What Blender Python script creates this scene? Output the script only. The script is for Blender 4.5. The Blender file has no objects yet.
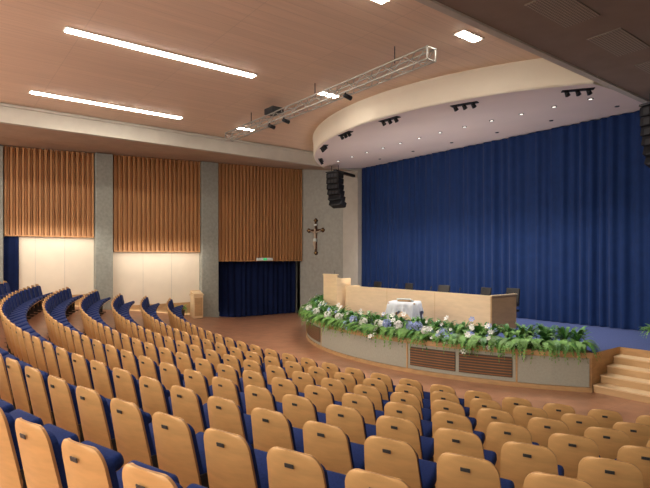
import bpy, bmesh, math, random
from mathutils import Vector, Matrix, Euler
random.seed(7)
scn=bpy.context.scene
R3=random.random
# ------------------------------------------------ materials
def mat(name,col,rough=.6,spec=.3,metal=0,emit=None,es=0,noise=None,wood=None,bump=None,brick=None,sheen=0):
    m=bpy.data.materials.new(name); m.use_nodes=True
    nt=m.node_tree; b=nt.nodes['Principled BSDF']; L=nt.links.new
    c=(col[0],col[1],col[2],1)
    b.inputs['Base Color'].default_value=c
    b.inputs['Roughness'].default_value=rough
    b.inputs['Specular IOR Level'].default_value=spec
    b.inputs['Metallic'].default_value=metal
    if sheen: b.inputs['Sheen Weight'].default_value=sheen
    if emit:
        b.inputs['Emission Color'].default_value=(*emit,1); b.inputs['Emission Strength'].default_value=es
    tc=nt.nodes.new('ShaderNodeTexCoord')
    def ramp(fac,lo,hi,p0=.3,p1=.7):
        r=nt.nodes.new('ShaderNodeValToRGB'); r.color_ramp.elements[0].position=p0;r.color_ramp.elements[1].position=p1
        r.color_ramp.elements[0].color=(*[x*lo for x in col],1); r.color_ramp.elements[1].color=(*[min(1,x*hi) for x in col],1)
        L(fac,r.inputs[0]); return r
    if noise or wood:
        n=nt.nodes.new('ShaderNodeTexNoise'); mp=nt.nodes.new('ShaderNodeMapping')
        L(tc.outputs['Object'],mp.inputs[0]); L(mp.outputs[0],n.inputs['Vector'])
        if wood: mp.inputs['Scale'].default_value=wood[0]; lo,hi=wood[1],wood[2]; n.inputs['Scale'].default_value=1; n.inputs['Detail'].default_value=6
        else: n.inputs['Scale'].default_value=noise[0]; lo,hi=noise[1],noise[2]; n.inputs['Detail'].default_value=5
        r=ramp(n.outputs['Fac'],lo,hi); L(r.outputs[0],b.inputs['Base Color']); last=r
        if bump:
            bp=nt.nodes.new('ShaderNodeBump'); bp.inputs['Strength'].default_value=bump; bp.inputs['Distance'].default_value=.02
            L(n.outputs['Fac'],bp.inputs['Height']); L(bp.outputs[0],b.inputs['Normal'])
    if brick:
        bk=nt.nodes.new('ShaderNodeTexBrick'); L(tc.outputs['Object'],bk.inputs['Vector'])
        bk.inputs['Scale'].default_value=1; bk.inputs['Brick Width'].default_value=brick[0]; bk.inputs['Row Height'].default_value=brick[1]
        bk.inputs['Mortar Size'].default_value=brick[2]; bk.offset=brick[4] if len(brick)>4 else 0
        bk.inputs['Color1'].default_value=(1,1,1,1); bk.inputs['Color2'].default_value=(.95,.95,.95,1)
        d=brick[3]; bk.inputs['Mortar'].default_value=(d,d,d,1)
        mx=nt.nodes.new('ShaderNodeMix'); mx.data_type='RGBA'; mx.blend_type='MULTIPLY'; mx.inputs['Factor'].default_value=1
        if noise or wood: L(last.outputs[0],mx.inputs['A'])
        else: mx.inputs['A'].default_value=c
        L(bk.outputs['Color'],mx.inputs['B']); L(mx.outputs['Result'],b.inputs['Base Color'])
    return m
M={}
M['floor']=mat('terracotta_floor',(.42,.205,.115),.32,.45,noise=(2.5,.85,1.15),brick=(.9,.9,.006,.75))
M['ceil']=mat('wood_ceiling',(.80,.60,.45),.6,.2,wood=((.6,14,1),.95,1.05),brick=(2.4,.3,.008,.84,.0))
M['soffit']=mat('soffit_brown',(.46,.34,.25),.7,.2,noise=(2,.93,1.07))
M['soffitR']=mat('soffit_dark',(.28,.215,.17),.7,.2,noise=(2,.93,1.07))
M['vent']=mat('vent_panel',(.46,.39,.32),.8,.1,brick=(.05,.05,.01,.5))
M['band']=mat('plaster_band',(.54,.50,.43),.7,.2,noise=(3,.95,1.05))
M['cream']=mat('cream_plaster',(.86,.74,.58),.7,.2,noise=(1.5,.96,1.04))
M['canopy']=mat('canopy_plaster',(.82,.74,.60),.6,.2,noise=(1,.97,1.03))
M['under']=mat('canopy_underside',(.90,.77,.71),.6,.2,noise=(1,.98,1.02))
M['concrete']=mat('concrete_grey',(.32,.32,.275),.85,.2,noise=(9,.88,1.1),bump=.25)
M['wallg']=mat('grey_wall',(.39,.38,.33),.85,.2,noise=(6,.9,1.08),bump=.15)
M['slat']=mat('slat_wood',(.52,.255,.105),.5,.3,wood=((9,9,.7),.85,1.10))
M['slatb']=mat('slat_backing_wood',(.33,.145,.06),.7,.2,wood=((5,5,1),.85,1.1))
M['seatw']=mat('seat_plywood',(.68,.385,.15),.36,.45,wood=((3,5,22),.92,1.08))
M['seate']=mat('seat_ply_edge',(.45,.24,.10),.5,.3)
M['blue']=mat('seat_blue_fabric',(.011,.027,.13),.9,.1,noise=(60,.8,1.2),sheen=.1)
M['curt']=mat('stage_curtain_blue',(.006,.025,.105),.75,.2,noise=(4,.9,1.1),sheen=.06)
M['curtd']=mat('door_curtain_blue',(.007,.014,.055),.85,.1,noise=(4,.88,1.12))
M['carpet']=mat('stage_carpet_blue',(.09,.12,.28),.95,.1,noise=(30,.85,1.1))
M['desk']=mat('desk_maple',(.80,.59,.35),.4,.4,wood=((3,3,12),.95,1.05))
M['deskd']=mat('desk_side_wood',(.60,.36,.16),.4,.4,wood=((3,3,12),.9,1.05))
M['stagew']=mat('stage_trim_wood',(.56,.34,.16),.45,.4,wood=((4,4,12),.85,1.1))
M['step']=mat('step_wood',(.62,.40,.20),.4,.4,wood=((12,2,6),.9,1.08))
M['panel']=mat('fascia_grey_panel',(.40,.39,.32),.6,.3,noise=(25,.94,1.06))
M['grille']=mat('fascia_grille_dark',(.10,.072,.05),.6,.3)
M['black']=mat('black_plastic',(.012,.012,.014),.5,.3)
M['alu']=mat('truss_aluminium',(.46,.44,.40),.4,.5,metal=.5)
M['metal']=mat('dark_metal',(.06,.06,.065),.45,.4,metal=.5)
M['lamp']=mat('lamp_diffuser',(1,1,1),emit=(1,.93,.82),es=32)
M['dot']=mat('downlight_glow',(1,1,1),emit=(1,.9,.78),es=1.2)
M['leaf']=mat('fern_green',(.17,.34,.08),.55,.35,noise=(5,.55,1.45))
M['leaf2']=mat('broad_leaf_green',(.06,.19,.04),.4,.4,noise=(5,.6,1.5))
M['white']=mat('white_petal',(.85,.85,.80),.6,.2)
M['hyd']=mat('hydrangea_blue',(.36,.44,.74),.7,.2,noise=(30,.7,1.2))
M['cloth']=mat('white_tablecloth',(.58,.60,.64),.85,.1,noise=(6,.9,1.1))
M['wood2']=mat('cross_walnut',(.10,.04,.02),.5,.3,noise=(10,.8,1.2))
M['bronze']=mat('figure_ivory',(.62,.48,.34),.45,.4)
M['gold']=mat('gold_trim',(.65,.45,.15),.35,.5,metal=.6)
M['green']=mat('exit_green',(.02,.4,.12),emit=(.05,.7,.2),es=.5)
M['signw']=mat('sign_white',(.8,.85,.8),.5,.3)
M['pot']=mat('trough_dark',(.05,.045,.03),.8,.1)
M['plate']=mat('seat_number_plate',(.05,.05,.05),.4,.4)
# ------------------------------------------------ mesh builder
class MB:
    def __init__(s): s.bm=bmesh.new(); s.mats=[]
    def mi(s,m):
        if m not in s.mats: s.mats.append(m)
        return s.mats.index(m)
    def merge(s,t,m,smooth=False):
        i=s.mi(m)
        for f in t.faces: f.material_index=i; f.smooth=smooth
        me=bpy.data.meshes.new('tmp'); t.to_mesh(me); t.free(); s.bm.from_mesh(me); bpy.data.meshes.remove(me)
    def box(s,m,c,d,rot=None,bevel=0,seg=2,smooth=False):
        t=bmesh.new(); bmesh.ops.create_cube(t,size=1)
        for v in t.verts: v.co=Vector((v.co.x*d[0],v.co.y*d[1],v.co.z*d[2]))
        if bevel: bmesh.ops.bevel(t,geom=list(t.edges),offset=bevel,segments=seg,affect='EDGES',profile=.5)
        mt=Matrix.Translation(c)
        if rot is not None: mt=mt@Euler(rot).to_matrix().to_4x4()
        bmesh.ops.transform(t,matrix=mt,verts=t.verts); s.merge(t,m,smooth)
    def b2(s,m,x0,x1,y0,y1,z0,z1,bevel=0): s.box(m,((x0+x1)/2,(y0+y1)/2,(z0+z1)/2),(x1-x0,y1-y0,z1-z0),bevel=bevel)
    def cyl(s,m,p1,p2,r1,r2=None,seg=10,smooth=True):
        r2=r1 if r2 is None else r2
        p1=Vector(p1);p2=Vector(p2);d=p2-p1
        t=bmesh.new(); bmesh.ops.create_cone(t,cap_ends=True,segments=seg,radius1=r1,radius2=r2,depth=d.length)
        q=d.to_track_quat('Z','Y'); bmesh.ops.transform(t,matrix=Matrix.Translation((p1+p2)/2)@q.to_matrix().to_4x4(),verts=t.verts)
        s.merge(t,m,smooth)
    def geo(s,m,vs,fs,smooth=False):
        i=s.mi(m); bv=[s.bm.verts.new(v) for v in vs]
        for f in fs:
            try: ff=s.bm.faces.new([bv[k] for k in f]); ff.material_index=i; ff.smooth=smooth
            except ValueError: pass
    def prism(s,m,pts,z0,z1,mtop=None):
        n=len(pts); vs=[(p[0],p[1],z0) for p in pts]+[(p[0],p[1],z1) for p in pts]
        s.geo(m,vs,[[i,(i+1)%n,(i+1)%n+n,i+n] for i in range(n)]+[list(range(n))[::-1]])
        s.geo(mtop or m,[(p[0],p[1],z1) for p in pts],[list(range(n))])
    def grid(s,m,P,smooth=True):
        a=len(P);b=len(P[0]); s.geo(m,[p for r in P for p in r],[[i*b+j,(i+1)*b+j,(i+1)*b+j+1,i*b+j+1] for i in range(a-1) for j in range(b-1)],smooth)
    def obj(s,name,loc=(0,0,0),rotz=0,parent=None,me_only=False):
        me=bpy.data.meshes.new(name); s.bm.to_mesh(me); s.bm.free()
        for m in s.mats: me.materials.append(M[m])
        if me_only: return me
        o=bpy.data.objects.new(name,me); scn.collection.objects.link(o); o.location=loc; o.rotation_euler[2]=rotz
        if parent: o.parent=parent
        return o
# ------------------------------------------------ room
WY=22.07; CH=7.7
def fz(x,y):
    r=math.hypot(26-x,8.5-y); return max(0,.17*(r-19.4))
m=MB(); P=[]
xs=[-8+i*.25 for i in range(4*24+2)]; ys=[-2+i*.3 for i in range(81)]
P=[[(x,y,fz(x,y)) for y in ys] for x in xs]; m.grid('floor',P); m.b2('floor',10.3,15.4,21.9,23.3,-.1,.004); m.obj('floor')
m=MB(); m.b2('ceil',-8,16.3,5.4,18.2,CH,CH+.2); m.obj('ceiling')
m=MB()
m.b2('cream',-8,10.5,WY,WY+.3,0,7.75); m.b2('cream',10.5,15.3,WY,WY+.3,2.83,7.75)
m.b2('wallg',10.35,10.5,WY+.3,WY+1.2,0,3); m.b2('wallg',15.27,15.6,WY-.0,WY+1.2,0,3); m.b2('wallg',10.35,15.6,WY+1.1,WY+1.3,0,3); m.b2('wallg',10.35,15.6,WY+.3,WY+1.2,2.9,3)
m.obj('wall_left')
m=MB(); m.prism('wallg',[(15.27,WY),(16.05,19.3),(16.38,19.3),(16.38,WY+.3),(15.27,WY+.3)],0,7.75); m.obj('wall_front_left')
m=MB(); m.b2('band',15.93,16.39,18.2,19.3,0,7.24); m.obj('proscenium_pier')
m=MB(); m.b2('wallg',-8,16.4,-2.3,-2,0,7.2); m.obj('wall_right')
m=MB(); m.b2('wallg',16.4,16.6,-2.3,WY+.3,0,7.9); m.obj('wall_stage')
# soffits
m=MB()
zf=7.1; bz=lambda x:7.1+.04*(x-1.84)
P=[[(x,18.2,zf),(x,20.1,(zf+bz(x))/2),(x,WY,bz(x))] for x in (-8,0,8,16.3)]
m.grid('soffit',P,False); m.b2('band',-8,16.3,18.2,18.35,7.1,7.72); m.b2('band',-8,15.9,18.12,18.2,7.60,7.66); m.b2('band',-8,15.9,18.14,18.2,7.1,7.15); m.obj('trim_cornice')
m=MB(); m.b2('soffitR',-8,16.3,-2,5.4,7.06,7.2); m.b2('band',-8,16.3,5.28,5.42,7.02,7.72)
for i in range(5):
    for (ya,yb) in ((3.9,4.5),(2.2,2.8)):
        x=5.4+i*2.1; m.b2('vent',x,x+1.3,ya,yb,7.045,7.07)
m.obj('ceiling_soffit_right')
for k,(a,b) in enumerate([(1.15,1.9),(5.05,5.72),(9.6,10.42)]):
    m=MB(); m.b2('concrete',a,b,WY-.32,WY,0,bz(a)-.02,bevel=.015)
    m.b2('concrete',a-.02,b+.02,WY-.34,WY,0,fz(a,WY)+.12); m.obj('pillar')
bays=[(-3.2,1.1,4.3),(1.95,5.0,3.82),(5.78,9.55,3.26),(10.48,15.24,2.83)]
for a,b,zb in bays:
    m=MB(); zt=bz(a)-.02
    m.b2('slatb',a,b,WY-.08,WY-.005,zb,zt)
    n=int((b-a)/.19)
    for i in range(n+1):
        x=a+.03+i*(b-a-.06)/n; m.b2('slat',x-.035,x+.035,WY-.22,WY-.08,zb,bz(x)-.03)
    for i in range(n):
        x=a+.03+(i+.5)*(b-a-.06)/n; m.b2('slat',x-.032,x+.032,WY-.13,WY-.08,zb,bz(x)-.03)
    m.b2('slat',a,b,WY-.24,WY-.005,zb-.04,zb)
    m.obj('wood_slat_wall_panel')
for a,b,zb in bays[1:3]:
    m=MB()
    for i in range(1,3): x=a+(b-a)*i/3; m.b2('band',x-.004,x+.004,WY-.008,WY,fz(x,WY),zb-.05)
    m.b2('stagew',a,b,WY-.03,WY,fz((a+b)/2,WY)-.3,fz(a,WY)+.1); m.obj('baseboard_left')
def curtain(name,mt,a,b,z0,z1,along,pos,per=.32,amp=.08,seed=1):
    rr=random.Random(seed); m=MB(); n=int(abs(b-a)/.03); P=[];ph=0
    per0=per
    for i in range(n+1):
        u=a+(b-a)*i/n
        if i%8==0: per0=per*(.75+.6*rr.random()); 
        ph+=2*math.pi*abs(b-a)/n/per0
        row=[]
        for j in range(7):
            v=j/6; z=z0+(z1-z0)*v
            off=amp*(.75+.35*(1-v))*(.75+.25*math.sin(u*1.7+2))*math.sin(ph+.25*math.sin(v*3+u))+.03*math.sin(ph*.37+v)
            row.append((pos+off,u,z) if along=='Y' else (u,pos+off,z))
        P.append(row)
    m.grid(mt,P,True); return m.obj(name)
curtain('stage_curtain','curt',18.19,-1.9,.875,7.24,'Y',16.12,.30,.065,3)
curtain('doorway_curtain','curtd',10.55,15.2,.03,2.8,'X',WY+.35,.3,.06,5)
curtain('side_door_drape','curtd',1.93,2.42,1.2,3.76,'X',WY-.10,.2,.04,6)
# ------------------------------------------------ canopy
CX,CY,CR=19.0,10.9,8.9
m=MB(); P=[];N=64; Q=[]
for i in range(N+1):
    th=math.asin(-5.45/CR)+(math.asin(7.28/CR)-math.asin(-5.45/CR))*i/N
    def pt(r,z): return (CX-r*math.cos(th),CY+r*math.sin(th),z)
    P.append([pt(CR+.03,CH),pt(CR+.03,CH-.05),pt(CR,CH-.07),pt(CR,7.06),pt(CR-.02,7.01),pt(CR-.06,7.0)])
    y=CY+CR*math.sin(th)
    a=pt(CR-.06,7.0); e=(16.28,y,7.27)
    Q.append([tuple(a[k]+(e[k]-a[k])*f for k in range(3)) for f in (0,.1,.4,.7,1)])
m.grid('canopy',P,True); m.grid('under',Q,True)
a=P[-1];m.geo('canopy',[a[0],a[5],(16.28,a[0][1],7.27),(16.28,a[0][1],CH)],[[0,1,2,3]])
a=P[0];m.geo('canopy',[a[0],a[5],(16.28,a[0][1],7.27),(16.28,a[0][1],CH)],[[0,1,2,3]])
m.obj('stage_canopy')
def underz(x,y):
    x0=CX-math.sqrt(max(.1,CR**2-(y-CY)**2)); return 7.0+.27*(x-x0)/(16.28-x0)
for (x,y) in [(10.42,10.5),(10.98,8.3),(12.25,5.95),(10.5,12.6),(11.15,14.6),(12.6,16.7)]:
    m=MB(); th=math.atan2(y-CY,CX-x); tx,ty=math.sin(th),math.cos(th); z=underz(x,y)
    m.box('black',(x,y,z-.01),(.18,.72,.02),rot=(0,0,-th),bevel=.004)
    for k in (-.24,0,.24):
        c=Vector((x+k*tx,y+k*ty,z-.02)); m.cyl('black',c+Vector((-.03,0,-.02)),c+Vector((.05,0,-.10)),.045,.06,12)
        m.cyl('dot',c+Vector((.05,0,-.10)),c+Vector((.053,0,-.103)),.045,.045,12)
    m.obj('stage_spotlight_cluster')
m=MB()
for k in range(12):
    y=6.2+k*.95; x=13.2+.05*abs(y-11)
    z=underz(x,y); m.cyl('metal',(x,y,z-.02),(x,y,z+.01),.07,seg=14); m.cyl('dot',(x,y,z-.024),(x,y,z-.01),.045,seg=12)
    if k%2==0:
        x=15; z=underz(x,y); m.cyl('metal',(x,y,z-.02),(x,y,z+.01),.06,seg=14)
m.obj('recessed_downlights')
for yy in (6.65,11.5,16.45):
    for (a,b) in ((2.1,6.5),(-4.2,.4),(8.65,9.25)):
        m=MB(); m.b2('band',a-.04,b+.04,yy-.15,yy+.15,CH-.02,CH-.002); m.b2('lamp',a,b,yy-.10,yy+.10,CH-.035,CH-.021); m.obj('ceiling_strip_lamp')
for x in (-3.5,):
    m=MB();m.b2('lamp',x,x+4,1.4,1.7,7.02,7.05);m.obj('ceiling_strip_lamp')
# ------------------------------------------------ truss
m=MB(); X0=8.1;Z0=7.2;h=.125;ya,yb=6.95,16.1
for dx in(-h,h):
    for dz in(-h,h): m.cyl('alu',(X0+dx,ya,Z0+dz),(X0+dx,yb,Z0+dz),.02,seg=8)
n=28
for i in range(n):
    y0=ya+(yb-ya)*i/n;y1=ya+(yb-ya)*(i+1)/n; s=1 if i%2 else -1
    for dx in(-h,h): m.cyl('alu',(X0+dx,y0,Z0-h*s),(X0+dx,y1,Z0+h*s),.010,seg=6)
    for dz in(-h,h): m.cyl('alu',(X0-h*s,y0,Z0+dz),(X0+h*s,y1,Z0+dz),.010,seg=6)
for y in (ya,yb):
    m.box('alu',(X0,y,Z0-h),(.29,.03,.03)); m.box('alu',(X0,y,Z0+h),(.29,.03,.03)); m.box('alu',(X0-h,y,Z0),(.03,.03,.27)); m.box('alu',(X0+h,y,Z0),(.03,.03,.27))
for y in (8,11,14.5): m.cyl('metal',(X0,y,Z0+h),(X0,y,CH),.012,seg=6)
m.box('black',(X0,13.1,Z0+.22),(.4,.5,.18),bevel=.02)
for y in (13.2,12.4,9.6):
    m.cyl('black',(X0-.1,y,Z0-h),(X0-.1,y,Z0-h-.06),.02); m.cyl('black',(X0-.13,y,Z0-h-.08),(X0+.08,y,Z0-h-.12),.05,.06,12)
m.obj('lighting_truss')
# ------------------------------------------------ loudspeakers
def array(x,y,zt,rz,name='line_array_loudspeaker'):
    m=MB(); z=zt; tilt=0; px=0
    m.box('metal',(0,0,zt+.03),(.5,.65,.05)); 
    for s in(-.2,.2): m.cyl('metal',(0,s,zt+.03),(0,s,7.03),.015)
    for i in range(6):
        tilt=math.radians(2+4*i); hh=.25
        m.box('black',(px,0,z-hh/2),(.38,.70,hh-.02),rot=(0,tilt,0),bevel=.02)
        for s in(-.18,0,.18): m.box('metal',(px-.192,s,z-hh/2),(.012,.14,hh*.6),rot=(0,tilt,0))
        z-=hh*math.cos(tilt); px+=hh*math.sin(tilt)*.9
    return m.obj(name,(x,y,0),rz)
array(13.9,17.4,6.7,math.radians(12)); array(13.9,4.8,6.7,math.radians(-12))
m=MB(); m.b2('black',-.9,.9,-.06,.06,-.06,.06); m.obj('speaker_wall_bracket',(15.0,18.05,6.88),math.radians(20))
# ------------------------------------------------ stage
SX,SY,SR=18.2,10.7,8.6; SH=.86
def sp(th,r,z=None):
    a=math.radians(th); p=(SX-r*math.cos(a),SY+r*math.sin(a)); return p if z is None else (*p,z)
pts=[sp(-39+i*(74+39)/70,SR) for i in range(71)]
pts=pts+[(15.92,19.0),(15.92,18.9),(15.92,18.15),(16.39,18.15),(16.39,-1.98),(12.9,-1.98),(12.9,5.28)]
m=MB(); m.prism('stagew',pts,0,SH,'carpet')
def arc(mt,t0,t1,z0,z1,r0,r1):
    n=max(2,int((t1-t0)/1.5)); P=[]
    for i in range(n+1):
        t=t0+(t1-t0)*i/n; P.append([sp(t,r0,z0),sp(t,r1,z0),sp(t,r1,z1),sp(t,r0,z1),sp(t,r0,z0)])
    m.grid(mt,P,False); 
    for t in (t0,t1): m.geo(mt,[sp(t,r0,z0),sp(t,r1,z0),sp(t,r1,z1),sp(t,r0,z1)],[[0,1,2,3]])
arc('stagew',-39,72,0,.10,SR,SR+.05); arc('stagew',-39,72,.76,.88,SR-.3,SR+.06)
for a,b,k in ((-38.8,-28.6,'panel'),(-28.6,-10.4,'grille'),(-10.4,16.4,'panel'),(16.4,38,'grille'),(38,70,'panel')):
    if k=='panel': arc('panel',a+.15,b-.15,.11,.75,SR,SR+.03)
    else:
        arc('panel',a+.15,b-.15,.11,.75,SR,SR+.02)
        h=(b-a)/2
        for (c,d) in ((a+.6,a+h-.3),(a+h+.3,b-.6)):
            arc('grille',c,d,.2,.68,SR,SR+.035)
            for q in range(7): arc('slatb',c+.1,d-.1,.225+q*.065,.245+q*.065,SR+.03,SR+.045)
    arc('stagew',b-.12,b+.12,.10,.76,SR,SR+.04)
m.obj('stage_platform')
m=MB()
for i in range(4):
    x=11.55+.33*i; m.b2('step',x,12.89,-1.5,5.26,SH*(i)/5,SH*(i+1)/5-.03); m.b2('desk',x-.03,12.89,-1.5,5.26,SH*(i+1)/5-.03,SH*(i+1)/5)
m.obj('stage_steps')
# ------------------------------------------------ desk
m=MB(); P=[];T=[]
DZ=SH+.02; Y0,Y1=8.5,14.85; YM=(Y0+Y1)/2
def dx(y): return 12.42+.12*(1-((y-YM)/3.2)**2)
yy=[Y0+i*(Y1-Y0)/30 for i in range(31)]
for y in yy:
    x=dx(y); P.append([(x,y,DZ),(x,y,DZ+1.02),(x+.05,y,DZ+1.02),(x+.05,y,DZ),(x,y,DZ)])
    T.append([(x+.05,y,DZ+.74),(x+.7,y,DZ+.74),(x+.7,y,DZ+.70),(x+.05,y,DZ+.70)])
m.grid('desk',P,False); m.grid('desk',T,False)
x=dx(Y0); m.b2('deskd',x+.01,x+1.25,Y0-.04,Y0,DZ,DZ+1.0); m.b2('desk',x-.01,x+1.27,Y0-.06,Y0+.02,DZ+1.0,DZ+1.03)
m.b2('desk',dx(Y1),dx(Y1)+.7,Y1,Y1+.04,DZ,DZ+1.02)
for y in (10.6,12.75): m.b2('deskd',dx(y)-.003,dx(y)+.02,y-.006,y+.006,DZ,DZ+1.0)
for y in (9.8,11.5,13.3): m.b2('desk',dx(y)+.06,dx(y)+.6,y-.02,y+.02,DZ,DZ+.7)
for y in (9.1,10,11.2,12.8,14.2):
    x=dx(y)+.45; m.cyl('black',(x,y,DZ+.74),(x,y,DZ+.77),.05); m.cyl('black',(x,y,DZ+.77),(x+.05,y,DZ+1.1),.006); m.cyl('black',(x+.05,y,DZ+1.1),(x+.1,y,DZ+1.14),.014)
m.b2('metal',dx(9.2)+.1,dx(9.2)+.24,9.2,14.2,DZ+.745,DZ+.79)  # bar carrying the invented light that brightens the canopy
m.obj('conference_desk')
m=MB(); 
m.b2('desk',-.45,-.40,-.42,.42,0,1.42); m.b2('desk',-.40,.25,-.42,-.38,0,1.30); m.b2('desk',-.40,.25,.38,.42,0,1.30)
m.box('desk',(-.08,0,1.25),(.7,.80,.04),rot=(0,math.radians(12),0)); m.b2('desk',-.47,-.38,-.45,.45,1.42,1.46); m.b2('desk',-.4,.2,-.38,.38,.7,.73)
m.cyl('black',(-.3,0,1.3),(-.2,0,1.6),.008); m.obj('wooden_lectern',(12.55,15.45,DZ))
m=MB(); m.b2('desk',-.22,.22,-.2,.2,0,1.0,bevel=.01); m.b2('desk',-.25,.25,-.23,.23,1.0,1.04); m.box('desk',(0,0,1.12),(.45,.4,.03),rot=(math.radians(18),0,0)); m.b2('stagew',-.18,.18,-.21,-.2,.1,.9); m.b2('desk',-.22,.22,.15,.2,1.04,1.22); m.obj('reading_stand',(9.15,21.3,fz(9.15,21.3)))
def chair():
    m=MB()
    for k in range(5):
        a=k*2*math.pi/5; m.cyl('black',(0,0,.09),(.28*math.cos(a),.28*math.sin(a),.06),.02); m.cyl('black',(.28*math.cos(a)-.02,.28*math.sin(a),.03),(.28*math.cos(a)+.02,.28*math.sin(a),.03),.03)
    m.cyl('metal',(0,0,.08),(0,0,.45),.025); m.box('black',(0,0,.48),(.48,.48,.08),bevel=.03,smooth=True)
    m.box('black',(.24,0,.88),(.06,.46,.56),rot=(0,math.radians(8),0),bevel=.028,seg=3,smooth=True); m.cyl('black',(.18,0,.48),(.24,0,.65),.02)
    for s in(-.27,.27): m.cyl('black',(0,s*.8,.48),(.0,s,.68),.015); m.box('black',(-.02,s,.69),(.3,.05,.03),bevel=.01)
    return m.obj('office_chair',me_only=True)
cm=chair()
for (x,y) in ((13.55,14.6),(13.6,13.0),(13.6,11.3),(13.6,9.7),(13.95,8.9)):
    o=bpy.data.objects.new('office_chair',cm); scn.collection.objects.link(o); o.location=(x,y,SH+.015); o.rotation_euler[2]=random.uniform(-.3,.3)
# ------------------------------------------------ draped table
m=MB(); P=[]; n=96
for i in range(n+1):
    a=2*math.pi*i/n; sq=1/max(abs(math.cos(a)),abs(math.sin(a)))
    row=[(0,0,.76)]
    for r in (.2,.38): row.append((r*math.cos(a)*min(sq,1.25),r*math.sin(a)*min(sq,1.25),.76))
    ln=.22+.48*(sq-1)/.414; w=math.sin(a*14)
    for k in range(1,6):
        f=k/5; r=.40+.05*f+.035*f*w; row.append((r*math.cos(a)*min(sq,1.25),r*math.sin(a)*min(sq,1.25),.755-ln*f))
    P.append(row)
m.grid('cloth',P,True)
for a in(-1,1):
    for b in(-1,1): m.cyl('stagew',(.3*a,.3*b,0),(.3*a,.3*b,.74),.025)
m.b2('stagew',-.36,.36,-.36,.36,.72,.75)
m.box('signw',(-.02,.1,.81),(.24,.2,.02),rot=(0,.35,.2)); m.box('signw',(-.02,-.12,.81),(.24,.2,.02),rot=(0,.35,-.2)); m.box('stagew',(.03,0,.785),(.2,.35,.04))
o=m.obj('draped_table',(11.1,10.55,SH+.01),math.radians(30)); o.scale=(1.12,1.12,1.05)
# ------------------------------------------------ plants
def frond(m,mt,base,az,L,up,w=.06,npair=9,droop=1.0):
    d=Vector((math.cos(az),math.sin(az),0)); s=Vector((-d.y,d.x,0)); vs=[];fs=[]
    def p(t): return Vector(base)+d*(L*t*(1-.15*t*t))+Vector((0,0,up*t*1.9-up*droop*2.1*t*t))
    for k in range(1,npair+1):
        t=k/npair; a=p(t); a0=p(t-.8/npair); ww=w*math.sin(math.pi*min(1,.18+t*.8))*1.15+.006
        for sg in(-1,1):
            tip=a+s*sg*ww+d*ww*.5+Vector((0,0,-.25*ww)); i=len(vs)
            vs+= [a0,a0+(a-a0)*.5+s*sg*ww*.6,tip,a]; fs.append([i,i+1,i+2,i+3])
    m.geo(mt,vs,fs)
def blade(m,mt,base,az,L,up,w):
    d=Vector((math.cos(az),math.sin(az),0)); s=Vector((-d.y,d.x,0)); P=[]
    for k in range(7):
        t=k/6; c=Vector(base)+d*L*t+Vector((0,0,up*(2*t-1.3*t*t))); ww=w*math.sin(math.pi*(t**.8))*.5+.002
        P.append([c-s*ww+Vector((0,0,ww*.3)),c,c+s*ww+Vector((0,0,ww*.3))])
    m.grid(mt,P,True)
def flower(m,mt,c,r,nv):
    nv=Vector(nv).normalized(); q=nv.to_track_quat('Z','Y'); vs=[];fs=[]
    for k in range(6):
        a=k*math.pi/3; i=len(vs)
        for (rr,da,z) in ((.1,0,0),(.7,-.45,.15),(1.05,0,.3),(.7,.45,.15)):
            vs.append(Vector(c)+q@Vector((r*rr*math.cos(a+da),r*rr*math.sin(a+da),r*z)))
        fs.append([i,i+1,i+2,i+3])
    m.geo(mt,vs,fs)
m=MB(); 
def arcb(mt,t0,t1,z0,z1,r0,r1):
    n=60;P=[]
    for i in range(n+1):
        t=t0+(t1-t0)*i/n; P.append([sp(t,r0,z0),sp(t,r1,z0),sp(t,r1,z1),sp(t,r0,z1),sp(t,r0,z0)])
    m.grid(mt,P,False)
arcb('pot',-38.5,62,SH+.025,SH+.16,SR-.5,SR-.12)
t=-37.5
while t<62:
    a=math.radians(t); out=math.pi-a
    b=sp(t+random.uniform(-.5,.5),SR-.15+random.uniform(-.05,.05),SH+.16)
    for k in range(21):
        az=out+random.uniform(-1.6,1.6); frond(m,'leaf' if R3()<.8 else 'leaf2',b,az,random.uniform(.38,.66),random.uniform(.10,.30),w=.06,npair=12,droop=random.uniform(1.0,1.75))
    b=sp(t+random.uniform(-1,1),SR-.35,SH+.16)
    for k in range(14): frond(m,'leaf' if R3()<.7 else 'leaf2',b,random.uniform(0,6.28),random.uniform(.3,.5),random.uniform(.25,.52),w=.055,npair=11,droop=random.uniform(.5,1))
    for k in range(8): blade(m,'leaf2',b,random.uniform(0,6.28),random.uniform(.15,.35),random.uniform(.25,.5),.09)
    t+=1.75
for k in range(260):
    t=random.uniform(-26,60)
    if abs(((t+100)%9)-4)>3.2: continue
    r=SR-random.uniform(-.22,.40); z=SH+.2+random.uniform(.05,.42)-(max(0,r-SR+.2))*.9
    flower(m,'white' if R3()<.85 else 'hyd',sp(t,r,z),random.uniform(.045,.085),(-math.cos(math.radians(t))+random.uniform(-.4,.4),math.sin(math.radians(t))+random.uniform(-.4,.4),.7))
for t,mt in ((-6,'hyd'),(-8.5,'white'),(-11,'hyd'),(-4,'white'),(-14,'white'),(0,'white'),(3,'hyd'),(8,'white'),(13,'white'),(-17,'hyd'),(-12.5,'hyd'),(20,'white'),(28,'white')):
    c=Vector(sp(t,SR+.02,SH+.30+random.uniform(-.06,.08)))
    for k in range(70):
        v=Vector((random.gauss(0,1),random.gauss(0,1),random.gauss(0,1))).normalized(); flower(m,mt,c+v*.11,.032,v)
m.obj('stage_edge_flower_garland')
m=MB(); m.cyl('pot',(0,0,0),(0,0,.25),.12,.16,16)
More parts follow.
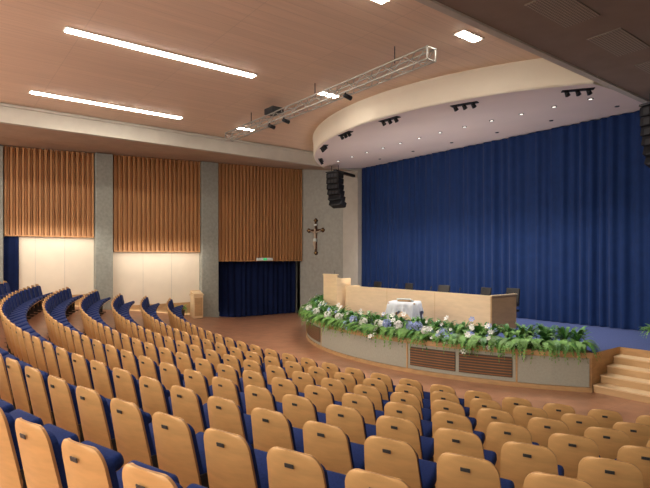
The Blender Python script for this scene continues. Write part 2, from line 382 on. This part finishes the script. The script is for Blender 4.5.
for k in range(34): frond(m,'leaf',(0,0,.25),R3()*6.28,random.uniform(.3,.5),random.uniform(.15,.4),w=.05,droop=random.uniform(.5,1.2))
me=m.obj('potted_fern',me_only=True)
for p in ((14.0,4.85,SH+.005),(8.5,21.45,fz(8.5,21.45))):
    o=bpy.data.objects.new('potted_fern',me); scn.collection.objects.link(o); o.location=p
# ------------------------------------------------ crucifix
n_=Vector((-2.8,-.73,0)).normalized()
ang=math.atan2(n_.y,n_.x)
cr=bpy.data.objects.new('crucifix',None); scn.collection.objects.link(cr); cr.location=Vector((15.56,21.0,3.2))+n_*.03; cr.rotation_euler[2]=ang
m=MB(); m.b2('wood2',0,.06,-.055,.055,0,1.68,bevel=.008); m.b2('wood2',0,.06,-.46,.46,1.12,1.23,bevel=.008)
for (y,z) in ((-.46,1.175),(.46,1.175),(0,1.68),(0,.02)):
    for (a,b) in ((0,0),(.06,0),(-.06,0),(0,.06),(0,-.06)): m.cyl('wood2',(0,y+a,z+b),(.06,y+a,z+b),.055,seg=14)
    m.cyl('gold',(.06,y,z),(.07,y,z),.045,seg=14)
m.b2('signw',.06,.075,-.09,.09,1.42,1.50); m.obj('cross',parent=cr)
sk=[((.10,0,.72),.055),((.10,0,.85),.05),((.11,0,.98),.07),((.11,0,1.07),.06),((.11,0,1.13),.025),((.13,.02,1.20),.05),((.13,.02,1.27),.035),
 ((.10,-.10,1.08),.032),((.08,-.24,1.12),.024),((.08,-.40,1.19),.016),((.08,-.45,1.20),.02),
 ((.10,.10,1.08),.032),((.08,.24,1.12),.024),((.08,.40,1.19),.016),((.08,.45,1.20),.02),
 ((.11,-.05,.66),.048),((.16,-.045,.48),.036),((.10,-.02,.26),.022),((.13,-.02,.19),.02),
 ((.11,.05,.66),.048),((.16,.045,.48),.036),((.11,.02,.26),.022),((.14,.02,.19),.02)]
ed=[(0,1),(1,2),(2,3),(3,4),(4,5),(5,6),(3,7),(7,8),(8,9),(9,10),(3,11),(11,12),(12,13),(13,14),(0,15),(15,16),(16,17),(17,18),(0,19),(19,20),(20,21),(21,22)]
me=bpy.data.meshes.new('corpus'); me.from_pydata([s[0] for s in sk],ed,[]); fo=bpy.data.objects.new('corpus_figure',me); scn.collection.objects.link(fo); fo.parent=cr
md=fo.modifiers.new('s','SKIN')
for i,s in enumerate(sk): me.skin_vertices[0].data[i].radius=(s[1],s[1]); me.skin_vertices[0].data[i].use_root=(i==0)
fo.modifiers.new('u','SUBSURF').levels=2; fo.modifiers['u'].render_levels=2; me.materials.append(M['bronze'])
m=MB(); m.cyl('signw',(.11,0,.60),(.105,0,.76),.10,.075,14); m.obj('loincloth',parent=cr)
m=MB(); m.b2('signw',-.45,.45,-.05,.05,0,.14,bevel=.01); m.b2('green',-.10,.10,-.056,-.05,.02,.12);m.obj('exit_sign',(12.9,WY-.33,2.82))
# ------------------------------------------------ seats
m=MB()
def hw(z):
    if z<.45: return .235
    if z<.76: return .235-.020*(z-.45)/.31
    t=min(1,(z-.76)/.12); return .215-.095*(1-math.sqrt(max(0,1-t*t)))
def shell(m,mt,z0,z1,off,th,sc,smooth=True,edge=None,crown=.016):
    zl=[z0+(.74-z0)*i/6 for i in range(7)]+[.76+(z1-.76)*math.sin(math.pi/2*i/7) for i in range(1,8)]
    F=[];B=[]
    for z in zl:
        f=[];b=[]
        for j in range(11):
            u=-1+.2*j; zz=z+crown*(1-u*u)*max(0,(z-.76)/.12)
            y=u*hw(.76+(z-.76)*.12/(z1-.76) if z>.76 else z)*sc; x=-.06-.20*(z-.25)+.035*u*u+off
            f.append((x+th,y,zz)); b.append((x,y,zz))
        F.append(f);B.append(b)
    m.grid(mt,B,smooth); m.grid(mt,F,smooth)
    e=edge or mt
    m.grid(e,[[F[i][0],B[i][0]] for i in range(len(F))],False); m.grid(e,[[B[i][-1],F[i][-1]] for i in range(len(F))],False)
    m.grid(e,[[F[-1][j],B[-1][j]] for j in range(11)],False); m.grid(e,[[B[0][j],F[0][j]] for j in range(11)],False)
shell(m,'seatw',.14,.88,0,.018,1,edge='seate')
shell(m,'blue',.34,.825,.019,.045,.94)
m.box('blue',(.17,0,.475),(.42,.46,.11),rot=(0,math.radians(-18),0),bevel=.038,seg=3,smooth=True)
m.box('seatw',(.185,0,.415),(.36,.42,.018),rot=(0,math.radians(-18),0))
for s in(-.225,.225): m.box('metal',(.02,s,.20),(.10,.025,.44)); m.box('metal',(.04,s,-.005),(.30,.06,.03)); m.box('metal',(.08,s,.42),(.26,.02,.06))
m.box('plate',(-.181,0,.80),(.006,.065,.026),rot=(0,math.radians(-11.3),0))
seat=m.obj('auditorium_seat',me_only=True)
cnt=0
REF=math.radians(-24)
for k in range(8):
    R=20.3+.9*k; pitch=.575/R
    pmax=math.asin((20.9-11.5)/R); pmin=math.asin((-1.5-11.5)/R)
    j0=int((pmin-REF)/pitch)-1
    for j in range(j0,200):
        ph=REF+(j+(.5 if k%2 else 0))*pitch
        if ph<pmin or ph>pmax: continue
        x=26-R*math.cos(ph); y=11.5+R*math.sin(ph)
        o=bpy.data.objects.new('auditorium_seat',seat); scn.collection.objects.link(o)
        o.location=(x,y,fz(x,y)); o.rotation_euler[2]=-ph; cnt+=1
print('seats',cnt)
# ------------------------------------------------ lights
def area(name,loc,sx,sy,e,rot=(0,0,0),col=(1,.93,.83)):
    l=bpy.data.lights.new(name,'AREA'); l.shape='RECTANGLE'; l.size=sx; l.size_y=sy; l.energy=e; l.color=col
    o=bpy.data.objects.new(name,l); scn.collection.objects.link(o); o.location=loc; o.rotation_euler=rot; return o
area('wall_fill_light',(3.6,WY-.9,3.9),2.8,.3,15,(math.radians(35),0,0))  # added light hung in open air, brightens the cream wall; no fitting there
area('wall_fill_light',(7.65,WY-.9,3.34),3.5,.3,17,(math.radians(35),0,0))  # second added light, brightens the cream wall of the next bay
area('canopy_fill_light',(12.65,11.7,SH+.83),.12,5.0,70,(math.radians(180),0,0),(1,.92,.86))  # invented light facing up, added to brighten the canopy underside
def spot(loc,tgt,e,ang=70,col=(1,.95,.88)):
    l=bpy.data.lights.new('stage_spot','SPOT'); l.energy=e; l.spot_size=math.radians(ang); l.spot_blend=.6; l.color=col; l.shadow_soft_size=.1
    o=bpy.data.objects.new('stage_spot',l); scn.collection.objects.link(o); o.location=loc; o.rotation_euler=(Vector(tgt)-Vector(loc)).to_track_quat('-Z','Y').to_euler()
for y in (7,9.2,11.4,13.6,15.8): spot((13.2,y,6.95),(13.4,y,0),300,105)
for (x,y) in ((10.6,12.6),(11.1,8.3)): spot((x,y,6.7),(12.3,y,1),220,80)
w=bpy.data.worlds.new('w'); scn.world=w; w.use_nodes=True; w.node_tree.nodes['Background'].inputs[0].default_value=(1,.95,.88,1); w.node_tree.nodes['Background'].inputs[1].default_value=3.0
# ------------------------------------------------ camera
c=bpy.data.cameras.new('camera'); c.lens=27.97; c.sensor_width=36; c.shift_y=.02
o=bpy.data.objects.new('camera',c); scn.collection.objects.link(o); o.location=(0,0,3.0); o.rotation_euler=(math.radians(90),0,math.radians(-37.5)); scn.camera=o
scn.view_settings.view_transform='Standard'; scn.view_settings.exposure=.55
